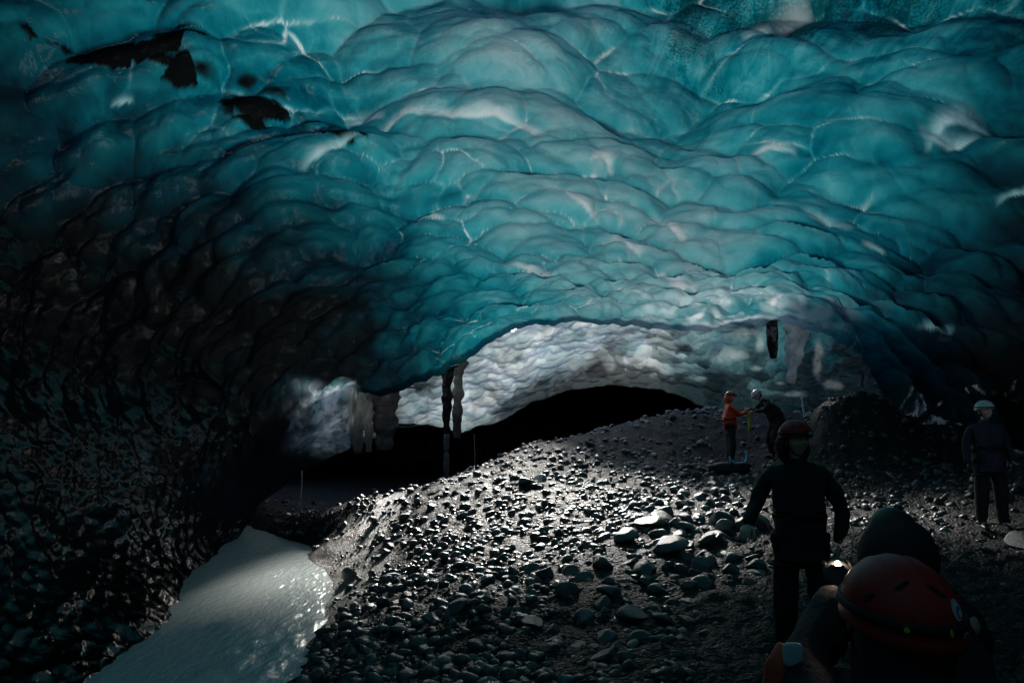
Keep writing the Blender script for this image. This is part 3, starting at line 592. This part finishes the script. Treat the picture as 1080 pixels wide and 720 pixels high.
def helmet(root, c, R, shell, sc=1.0, lamp=True, straps=True, detail=False):
    """climbing helmet: domed shell with raised ribs and a turned rim, vents, chin straps, lamp band"""
    A = np.array([.112, .138, .118]) * sc; T0 = lambda V: V @ R.T + np.array(c) + R @ np.array([0, -.005, .035]) * sc
    nu, nv = 96, 40; th = np.linspace(0, 2 * math.pi, nu, endpoint=False); ph = np.linspace(.01, 1.72, nv); T, H = np.meshgrid(th, ph)
    H = H + .16 * (H / 1.72) ** 3 * -np.cos(T)                                    # longer at the nape, cut up over the brow
    d = np.stack([np.sin(H) * np.sin(T), np.sin(H) * np.cos(T), np.cos(H)], -1)
    rib = 1 + .020 * np.exp(-((np.abs(d[..., 0]) - .33) / .07) ** 2) * sstep(1.5, 1.0, H) + .014 * np.exp(-(d[..., 0] / .10) ** 2) * sstep(1.5, 1.1, H)
    rim = 1 + .05 * sstep(1.58, 1.72, H + .0)
    V = d * A * (rib * rim)[..., None]; Vi = d * A * .93; rows = np.concatenate([V, Vi[::-1]])
    mb = MB(); mb.add(T0(rows.reshape(-1, 3)), grid_faces(2 * nv, nu, True)); h = mb.build('helmet', shell, root)
    def patch(cx, cz, w, hh, face, rot=0, lift=1.03, n=14, ring=(0, 1)):
        """an oval patch hugging the shell; face -1 = back of the helmet; cx sideways angle, cz angle up from the rim"""
        r = np.linspace(ring[0], ring[1], 6)[:, None]; a = np.linspace(0, 2 * math.pi, 36, endpoint=False)[None]
        u = w * r * np.cos(a); v = hh * r * np.sin(a); U = cx + u * math.cos(rot) - v * math.sin(rot); W = cz + u * math.sin(rot) + v * math.cos(rot)
        az = U; Q = np.stack([np.cos(W) * np.sin(az), face * np.cos(W) * np.cos(az), np.sin(W)], -1) * A * lift
        return T0(Q.reshape(-1, 3)), grid_faces(6, 36, True)
    for cx, cz, w, hh, rot in ((.20, .74, .21, .045, -.55), (-.55, .80, .19, .045, .55), (.95, .60, .12, .045, -.6), (-1.15, .45, .13, .045, .7)):
        for f in (-1, 1):
            m = MB(); m.add(*patch(cx, cz, w, hh, f, rot, 1.022)); m.build('vent', M_VENT, h)
    zb = .14                                                                         # the lamp band round the shell
    az = np.linspace(0, 2 * math.pi, 80, endpoint=False)[None]; w_ = np.array([-.075, -.07, .07, .075])[:, None] + zb + .10 * np.cos(az) * 0
    lf = np.array([1.0, 1.045, 1.045, 1.0])[:, None]; Q = np.stack([np.cos(w_) * np.sin(az), np.cos(w_) * np.cos(az), np.sin(w_) + az * 0], -1) * A * lf[..., None]
    m = MB(); m.add(T0(Q.reshape(-1, 3)), grid_faces(4, 80, True)); m.build('lamp_band', M_STRAP, root)
    if lamp:
        E, EF = ico(3); m = MB(); m.add(T0(np.sign(E) * np.abs(E) ** .6 * np.array([.030, .018, .020]) * sc + np.array([0, A[1] * 1.09, .02 * sc])), EF)
        l = m.build('headlamp', M_VENT, root); m = MB(); m.add(T0(E * np.array([.019, .006, .013]) * sc + np.array([0, A[1] * 1.09 + .018 * sc, .02 * sc])), EF); m.build('lens', M_LENS, l)
    if straps:
        for s in (-1, 1):
            m = MB(); m.add(*(lambda V, F: (T0(V), F))(*tube(np.array([(s * .098, .01, .0), (s * .088, .03, -.07), (s * .05, .05, -.135), (0, .055, -.15)]) * sc, .006 * sc, 6, flat=.35))); m.build('chin_strap', M_STRAP, root)
    if detail:
        for cx, cz, w, hh in ((.15, .115, .035, .06), (-.52, .11, .045, .045)):
            m = MB(); m.add(*patch(cx, cz, w, hh, -1, .1, 1.07)); V = m.V[0]; m.build('strap_clip', M_YEL, h)
        m = MB(); V, F = patch(.46, .42, .13, .17, -1, -.35, 1.03); m.add(V, F, 0); V, F = patch(.48, .38, .075, .09, -1, -.35, 1.037); m.add(V, F, 1); V, F = patch(.485, .36, .05, .06, -1, -.35, 1.044); m.add(V, F, 0)
        for k in range(15):                                                           # ring of small lettering strokes
            a = k / 15 * 2 * math.pi; rr = .35; u, v = .10 * math.cos(a), .132 * math.sin(a); U = .46 + u * math.cos(rr) + v * math.sin(rr); W = .42 - u * math.sin(rr) + v * math.cos(rr)
            V, F = patch(U, W, .006, .016, -1, -.35 + a, 1.037); m.add(V, F, 1)
        m.build('sticker', [simple('sticker_white', (.62, .68, .70), .45), simple('sticker_blue', (.03, .12, .22), .5)], h)
        m = MB(); V, F = patch(.56, .02, .10, .07, -1, -.15, 1.035); m.add(V, F, 0); V, F = patch(.56, .0, .06, .03, -1, -.15, 1.042); m.add(V, F, 1); m.build('sticker', [bpy.data.materials['sticker_white'], bpy.data.materials['sticker_blue']], h)
    return h
def figure(label, loc, rz, J, jac, trou, hel, scale=1.0, yaw=0, pitch=0, long=0.05, hood=None, bare_hands=True, lamp=True, detail=False, curl=.5, group=None, wr_d=None, wl_d=None, jw=1.0, hair=True, gaiter=False):
    J = {**STAND, **J}; root = empty('person', loc, rz); root.scale = (scale,) * 3; tag(root, label, 'person', group)
    A = {k: np.array(v, float) for k, v in J.items()}; hd = A['head']; nd = hd - A['neck']; nd /= np.linalg.norm(nd)
    rad = dict(pelvis=.125, waist=.115, chest=.135, neck=.056, sr=.062, er=.042, wr=.028, sl=.062, el=.042, wl=.028, hr=.085, kr=.058, ar=.038, tr=.022, hl=.085, kl=.058, al=.038, tl=.022)
    pts = {k: (*A[k], rad[k]) for k in rad}; pts['skull'] = (*(hd - nd * .03 - np.array([0, .01, 0])), .055)
    V, F = skin(pts, EDG_T + EDG_L + [('ar', 'tr'), ('al', 'tl'), ('neck', 'skull')], 'pelvis')
    mb = MB(); mb.add(V, F, 0); HV, HF, HM, R = head_geo(hd, yaw, pitch); n0 = mb.n
    mb.V.append(HV); mb.F += [[i + n0 for i in f] for f in HF]; mb.M += HM; mb.n += len(HV)
    hm = 0 if bare_hands else 3
    for w, e, s, dd in (('wr', 'er', 1, wr_d), ('wl', 'el', -1, wl_d)):
        d = A[w] - A[e]; d = d / np.linalg.norm(d) if dd is None else np.array(dd, float); nn = np.array([-s * .9, 0, -.3]) if abs(d[2]) > .6 else np.array([0, 0, -1.0])
        hand_geo(mb, A[w] + d * .005, d, nn, -s if abs(d[2]) > .6 else s, hm, curl)
    mb.build('body', [M_SKIN, M_EYEW, M_HAIR, M_GLOVE], root)
    # jacket
    rj = dict(pelvis=.19, waist=.185, chest=.20 * jw, neck=.072, sr=.070, er=.064, wr=.046, sl=.070, el=.064, wl=.046)
    pj = {k: (*A[k], r) for k, r in rj.items()}; ed = list(EDG_T)
    pj['collar'] = (*(A['neck'] + nd * .045), .078); ed.append(('neck', 'collar'))
    dn = A['pelvis'] - A['waist']; dn /= np.linalg.norm(dn); pj['hem'] = (*(A['pelvis'] + dn * (.10 + long)), .165 + long * .1); ed.append(('pelvis', 'hem'))
    V, F = skin(pj, ed, 'pelvis'); m = MB(); m.add(V, F); jk = m.build('jacket', jac, root, warp=wrinkle(.022, 6, 3))
    if hood is not None:
        E, EF = ico(4); q = E * np.array([.125, .12, .14]); q = q[:]; m = MB(); c = hd + R @ np.array([0, -.045, -.05]); m.add(q @ R.T + c, [f for f in EF if not all(E[i][1] > .35 for i in f)]); m.build('hood', hood, root, warp=wrinkle(.008, 12, 8))
    fy = .5 * (A['chest'] + A['waist']) ; nf = np.cross(A['chest'] - A['waist'], np.array([1.0, 0, 0])); nf = -nf / np.linalg.norm(nf); nf = nf if nf[1] > 0 else -nf
    def front(tz, x, lift): a_, b_ = A['pelvis'], A['neck']; q = a_ + (b_ - a_) * tz; return q + nf * (lift * (1 - .25 * abs(x) / .12)) + np.array([x, 0, 0])
    m = MB(); m.add(*tube([front(z_, 0, .150) for z_ in np.linspace(.0, .88, 8)], .006, 6)); m.build('zip', M_STRAP, jk)
    th_ = np.linspace(0, 2 * math.pi, 40); m = MB(); cb = A['pelvis'] + (A['waist'] - A['pelvis']) * .1
    m.add(*tube(np.stack([.178 * np.cos(th_), .160 * np.sin(th_), 0 * th_], -1) + cb, .013, 6, flat=1.8)); m.build('harness_belt', M_STRAP, root)
    for s_, hk in ((1, 'hr'), (-1, 'hl')):
        kk_ = A['k' + hk[1]]; dl = (kk_ - A[hk]) / np.linalg.norm(kk_ - A[hk]); u_ = np.cross(dl, [0, 1, .01]); u_ /= np.linalg.norm(u_); v_ = np.cross(dl, u_); c_ = A[hk] + dl * .14
        m = MB(); m.add(*tube(c_ + .118 * (np.cos(th_)[:, None] * u_ + np.sin(th_)[:, None] * v_), .012, 6)); m.build('leg_loop', M_STRAP, root)
    rt = dict(pelvis=.16, hr=.125, kr=.095, ar=.078, hl=.125, kl=.095, al=.078)
    V, F = skin({k: (*A[k], r) for k, r in rt.items()}, EDG_L, 'pelvis'); m = MB(); m.add(V, F); m.build('trousers', trou, root, warp=wrinkle(.022, 6, 6))
    for s in 'rl':
        a, t = A['a' + s], A['t' + s]; fw = t - a; fw[2] = 0; fw /= np.linalg.norm(fw)
        m = MB(); m.add(*skin({'a': (*(a + [0, 0, .09]), .056), 'b': (*(a - fw * .02 + [0, 0, -.04]), .052), 'c': (*(a + fw * .10 + [0, 0, -.05]), .048), 'd': (*(a + fw * .20 + [0, 0, -.06]), .042)}, [('a', 'b'), ('b', 'c'), ('c', 'd')], 'b')); m.build('boot', M_BOOT, root)
    if hair:
        E, EF = ico(3); m = MB(); m.add((E * np.array([.086, .10, .105]) + np.array([0, -.020, .012])) @ R.T + hd, [f for f in EF if not all(E[i][1] > .25 for i in f)]); m.build('hair', M_HAIR, root)
    if gaiter:
        m = MB(); m.add(*tube([A['neck'] - nd * .06, A['neck'] + nd * .02, A['neck'] + nd * .08, hd - nd * .02 + [0, -.02, 0], hd + nd * .05], [.10, .082, .085, .098, .085], 28, .05, 4)); m.build('neck_gaiter', M_BLACK, root)
    if hel: helmet(root, hd, R, hel, 1.0, lamp, True, detail)
    return root, A, R
def gz(x, y): return float(hfun(np.array([x]), np.array([y]))[0])
# standing person in the middle
c = P(850, 690, 4.85); figure('person standing in dark jacket and red helmet, one arm held out, face turned aside', (c[0], c[1], gz(c[0], c[1]) + .0), 2.86,
    dict(er=(.30, .0, 1.19), wr=(.37, .20, 1.06), el=(-.30, -.02, 1.17), wl=(-.25, .05, .92), head=(0, .03, 1.66)), M_BLACK, M_TROU, M_HELR, .99, yaw=.55, hood=simple('dark_red_hood', (.10, .012, .012), .7), curl=.55)
# far pair
c = P(771, 487, 17.0); ga = gz(c[0], c[1]); LA = (c[0], c[1], ga)
figure('person in orange red jacket and dark red helmet handling a yellow rope', LA, -math.pi / 2 - .1,
    dict(er=(.20, .24, 1.20), wr=(.08, .46, 1.33), el=(-.20, .24, 1.20), wl=(-.08, .44, 1.28), head=(0, .05, 1.655)), M_ORJ, M_TROU, M_HELRD, 1.0, long=.10, pitch=-.12, bare_hands=True, hood=M_ORJ)
c = P(818, 496, 16.4); LB = (c[0], c[1], gz(c[0], c[1]))
figure('person in black clothes and white helmet bending forward towards the one in orange', LB, math.pi / 2 + .15,
    dict(pelvis=(0, -.10, .90), waist=(0, -.04, 1.05), chest=(0, .10, 1.24), neck=(0, .26, 1.39), head=(0, .38, 1.49), sr=(.18, .18, 1.34), sl=(-.18, .18, 1.34), er=(.24, .36, 1.12), wr=(.12, .56, 1.18), el=(-.24, .36, 1.12), wl=(-.12, .54, 1.12), hr=(.1, -.1, .86), hl=(-.1, -.1, .86), kr=(.13, .06, .50), kl=(-.13, .10, .50)), M_BLACK, M_TROU, M_HELW, 1.02, pitch=-.75)
# dim figure at the right
c = P(1041, 470, 9.3); figure('dim person in navy jacket and white helmet standing in the dark at right', (c[0], c[1], gz(c[0], c[1])), math.pi - .2, {}, M_NAVY, M_TROU, M_HELW, .5 * (2 * .97), yaw=.3, lamp=False, bare_hands=False)
# crouching figure
hp = P(936, 572, 2.35); LE = (hp[0], hp[1] - .0, hp[2] - 1.30)
CR = dict(pelvis=(0, -.12, .52), waist=(0, -.06, .68), chest=(0, .06, .92), neck=(0, .12, 1.12), head=(0, .17, 1.27), sr=(.18, .08, 1.06), sl=(-.18, .08, 1.06), er=(.27, .24, .84), wr=(.12, .42, .90), el=(-.27, .24, .84), wl=(-.12, .42, .90), hr=(.1, -.12, .46), hl=(-.1, -.12, .46), kr=(.17, .30, .46), kl=(-.17, .30, .46), ar=(.15, .0, .10), al=(-.15, .0, .10), tr=(.16, .17, .04), tl=(-.16, .17, .04))
def crouch(dz): return {k: (v[0], v[1], v[2] + (dz if k not in ('ar', 'al', 'tr', 'tl', 'kr', 'kl') else 0)) for k, v in CR.items()}
gE = gz(hp[0], hp[1]); dE = hp[2] - gE - 1.27
figure('person crouching in a black hooded jacket just beyond the close red helmet', (hp[0], hp[1] - .15, gE), -.15, crouch(dE), M_BLACK, M_TROU, None, 1.0, pitch=-.1, bare_hands=False, hood=M_BLACK)
# nearest figure: helmet from behind
hp = P(948, 662, 1.46); gD = gz(hp[0], hp[1]); dD = hp[2] - gD - 1.27
JD = crouch(dD); zt = 1.27 + dD
hD = np.array([hp[0], hp[1] - .17, gD])
lw = P(888, 622, 1.78) - hD; le = P(842, 700, 1.62) - hD
JD.update(el=tuple(le), wl=tuple(lw), head=(0, .17, zt), sl=(-.18, .10, zt - .22), sr=(.18, .10, zt - .22))
r_, A_, R_ = figure('nearest person, seen from behind in a bright red helmet with black band and yellow clips', tuple(hD), 0.0, JD, M_BLACK, M_TROU, M_HELR, 1.0, pitch=.10, bare_hands=False, lamp=True, detail=True, curl=1.0, wl_d=(.2, .6, .5), hair=False, gaiter=True)
m = MB(); pe = le + np.array([-.045, -.03, .0]); m.add(*tube([pe + [.01, 0, .05], pe + [-.01, 0, .0], pe + [-.02, .0, -.10], pe + [-.015, 0, -.16]], [.02, .034, .038, .03], 14, .1, 3)); m.build('sleeve_panel', M_ORJ, r_, 'orange panel on the black sleeve')
E, EF = ico(3); m = MB(); m.add(np.sign(E) * np.abs(E) ** .5 * np.array([.024, .006, .026]) + pe + [.006, -.040, .045], EF); m.build('reflective_patch', simple('pale_reflective_patch', (.62, .72, .72), .4), r_)
# small lit torch in the gloved hand
tw = np.array(hD) + lw; e = empty('torch', tuple(tw + np.array([.01, .05, .05]))); tag(e, 'small lit torch held up by the nearest person', 'torch')
m = MB(); m.add(*tube([(0, -.01, -.06), (0, -.01, -.015), (0, -.01, -.012), (0, -.01, .006)], [.010, .010, .014, .014], 14)); m.build('torch_body', M_VENT, e)
m = MB(); m.add(*tube([(0, -.012, .006), (0, -.013, .012), (0, -.013, .017)], [.0075, .0065, .003], 12)); m.build('torch_bulb', simple('lit_bulb', (1, .85, .7), emit=((1, .72, .5), 110)), e)
# ------------------------------------------------------------------ rope, bag, ice columns, trickles
a0 = np.array(LA) + np.array([.50, 0, 1.28]); b0 = np.array(LB) + np.array([-.55, 0, 1.14])
M_ROPE = simple('yellow_rope', (.50, .46, .05), .6, bump=(200, .5))
m = MB()
for k in range(5):
    t = np.linspace(0, 1, 24)[:, None]; sag = .28 + .09 * k; mid = (a0 + (b0 - a0) * t) + np.array([0, 0, -1]) * sag * 4 * t * (1 - t) + np.array([0, .03 * k - .06, 0]) + .02 * np.sin(t * 9 + k)
    m.add(*tube(mid, .009, 6))
o = m.build('rope', M_ROPE); tag(o, 'yellow rope hanging in loose loops between the two far people', 'rope')
c = P(772, 494, 16.0); bz = gz(c[0], c[1]); bag = empty('backpack', (c[0], c[1], bz), .1); tag(bag, 'black backpack with light blue trim lying at the feet of the orange jacket', 'backpack')
def sbox(s, c0, p=.45, sub=4): E, EF = ico(sub); return np.sign(E) * np.abs(E) ** p * np.array(s) + np.array(c0), EF
m = MB(); m.add(*sbox((.42, .20, .13), (-.02, 0, .13))); m.build('bag_body', M_STRAP, bag, warp=wrinkle(.02, 5, 2))
m = MB(); m.add(*sbox((.15, .15, .11), (-.47, 0, .10))); m.build('lid', M_STRAP, bag, warp=wrinkle(.015, 6, 4))
MC = simple('light_blue_trim', (.20, .50, .62), .45)
m = MB(); m.add(*tube([(-.12, -.16, .40), (-.10, -.17, .30), (0, -.18, .24), (.12, -.18, .24), (.26, -.17, .27), (.31, -.16, .38), (.30, -.15, .50), (.27, -.14, .52)], [.02, .024, .026, .028, .032, .032, .026, .015], 8)); m.build('back_frame', MC, bag)
for s in (-.1, .16):
    m = MB(); m.add(*tube([(s, -.2, .1), (s, -.22, .2), (s + .02, -.1, .29), (s + .02, .05, .27)], .018, 8, flat=.3)); m.build('shoulder_strap', M_STRAP, bag)
def column(name, label, cat, px0, py0, px1, py1, d, w0, w1, mat, flat=.6, seed=0, nz=.5, th=(1.6, .75), n=60, seg=40, grp=None):
    A = P(px0, py0, d); B = P(px1, py1, d); t = np.linspace(0, 1, n)[:, None]; pts = A * (1 - t) + B * t
    pts = pts + .05 * w0 * d / FPX * np.stack([fbm(np.stack([t[:, 0] * 6 + seed, t[:, 0] * 0, t[:, 0] * 0], -1), 3, seed)] * 3, -1)
    r = (w0 * (1 - t[:, 0]) + w1 * t[:, 0]) / 2 * d / FPX * (1 + 1.3 * np.exp(-t[:, 0] * 9)) * (1 - .35 * t[:, 0] ** 6) * (1 + .35 * fbm(np.stack([t[:, 0] * 9, t[:, 0] * 0 + seed, t[:, 0] * 0], -1), 3, seed + 2))
    V, F = tube(pts, r, seg, 0, seed, flat)
    q = V * np.array([7, 7, 3.0]); K, _, _ = worley(q, seed); cen = np.repeat(np.concatenate([pts]), seg, 0); cen = np.concatenate([cen, pts[:1], pts[-1:]])
    dirn = V - cen; V = V + dirn * (nz * (.5 - K))[:, None]
    m = MB(); m.add(V, F); o = m.build(name, mat); me = o.data
    for a, v in (('thickness', th[0]), ('silt', th[1])):
        at = me.attributes.new(a, 'FLOAT', 'POINT'); at.data.foreach_set('value', np.full(len(me.vertices), v, np.float32) if a == 'thickness' else np.clip(v + .35 * fbm(V * 5, 3, 7), 0, 1).astype(np.float32))
    tag(o, label, cat, grp); return o
column('ice_column', 'dark silty ice column hanging down to the mound crest in front of the bright wall', 'ice column', 472, 385, 471, 462, 20.2, 10, 8, M_PILLAR, .7, 3, .7, (2.2, .8))
column('ice_column', 'brown ice rib just right of the dark hanging column', 'ice column', 484, 380, 482, 462, 22.0, 9, 12, M_PILLAR, .6, 5, .7, (1.0, .35))
column('ice_column', 'wide dark brown ice rib below the lowest point of the blue roof', 'ice column', 406, 405, 405, 474, 22.0, 27, 22, M_PILLAR, .4, 8, .5, (1.5, .45))
column('ice_column', 'narrow knobbly ice rib with glints left of the wide brown rib', 'ice column', 389, 405, 389, 476, 21.9, 9, 9, M_PILLAR, .8, 11, 1.1, (.5, .15))
column('ice_column', 'mottled brown ice rib touching the bright left wall patch', 'ice column', 377, 405, 377, 478, 22.3, 15, 15, M_PILLAR, .6, 14, .7, (.6, .25))
column('ice_column', 'black ice block hanging inside the bright chamber right of centre', 'ice column', 810, 285, 816, 378, 20.5, 24, 11, M_PILLAR, .6, 17, .3, (3, .95))
column('ice_column', 'pale ice curtain hanging right of the black block in the chamber', 'ice column', 846, 285, 834, 405, 20.9, 36, 12, M_WALL, .35, 19, .7, (.8, .3))
MW = simple('falling_water', (.55, .6, .6), .2)
def trickle(label, px, py0, py1, d, w, seed, mat=MW):
    n = 40; t = np.linspace(0, 1, n); A = P(px, py0, d); B = P(px + 1.5, py1, d); B[0] = A[0] + .03; B[1] = A[1]; pts = A[None] * (1 - t[:, None]) + B[None] * t[:, None]
    pts[:, 0] += .03 * fbm(np.stack([t * 5 + seed, t * 0, t * 0], -1), 3, seed); r = w / 2 * d / FPX * (1 + .5 * fbm(np.stack([t * 14, t * 0 + seed, t * 0], -1), 2, seed))
    m = MB(); m.add(*tube(pts, r, 8)); tag(m.build('water_trickle', mat), label, 'trickle')
trickle('thin pale trickle falling from the ice edge into the stream', 318, 496, 572, 18.2, 1.6, 3)
trickle('dim ragged trickle below the dark hanging column', 471, 458, 512, 20.1, 5, 6, simple('dim_water', (.08, .08, .08), .3))
trickle('hair thin trickle in front of the black undercut', 500, 458, 494, 20.5, .8, 9, simple('faint_water', (.2, .2, .2), .3))
trickle('short white drip behind the standing person\'s helmet', 846, 418, 440, 17.5, 2.2, 12)
# ------------------------------------------------------------------ light
w = bpy.data.worlds.new('World'); SC.world = w; w.use_nodes = True; nt = w.node_tree; nt.nodes.clear()
sky = nt.nodes.new('ShaderNodeTexSky'); sky.sky_type = 'NISHITA'; sky.sun_disc = False
SUN_EL, SUN_AZ = math.radians(24.5), math.radians(3)   # azimuth clockwise from +Y
sky.sun_elevation = SUN_EL; sky.sun_rotation = SUN_AZ
bg = nt.nodes.new('ShaderNodeBackground'); bg.inputs[1].default_value = .05; wo = nt.nodes.new('ShaderNodeOutputWorld')
nt.links.new(sky.outputs[0], bg.inputs[0]); nt.links.new(bg.outputs[0], wo.inputs[0])
sd = bpy.data.lights.new('sun', 'SUN'); sd.energy = 1.5; sd.angle = math.radians(9); sd.color = (1, .96, .9)
so = bpy.data.objects.new('sun', sd); COL.objects.link(so)
dv = Vector((math.sin(SUN_AZ) * math.cos(SUN_EL), math.cos(SUN_AZ) * math.cos(SUN_EL), math.sin(SUN_EL)))
so.rotation_euler = dv.to_track_quat('Z', 'Y').to_euler()
cd = bpy.data.cameras.new('camera'); co = bpy.data.objects.new('camera', cd); COL.objects.link(co)
cd.sensor_width = 36; cd.lens = 36 * FPX / 1080; cd.clip_start = .05; cd.clip_end = 500
co.rotation_euler = (math.pi / 2 + PITCH, 0, 0); SC.camera = co
SC.view_settings.view_transform = 'Standard'; SC.view_settings.look = 'None'; SC.view_settings.exposure = 2.35; SC.view_settings.gamma = 1
SC.cycles.max_bounces = 8; SC.cycles.diffuse_bounces = 4; SC.cycles.glossy_bounces = 3; SC.cycles.sample_clamp_indirect = 6
SC.cycles.use_denoising = True; SC.cycles.caustics_reflective = False; SC.cycles.caustics_refractive = False
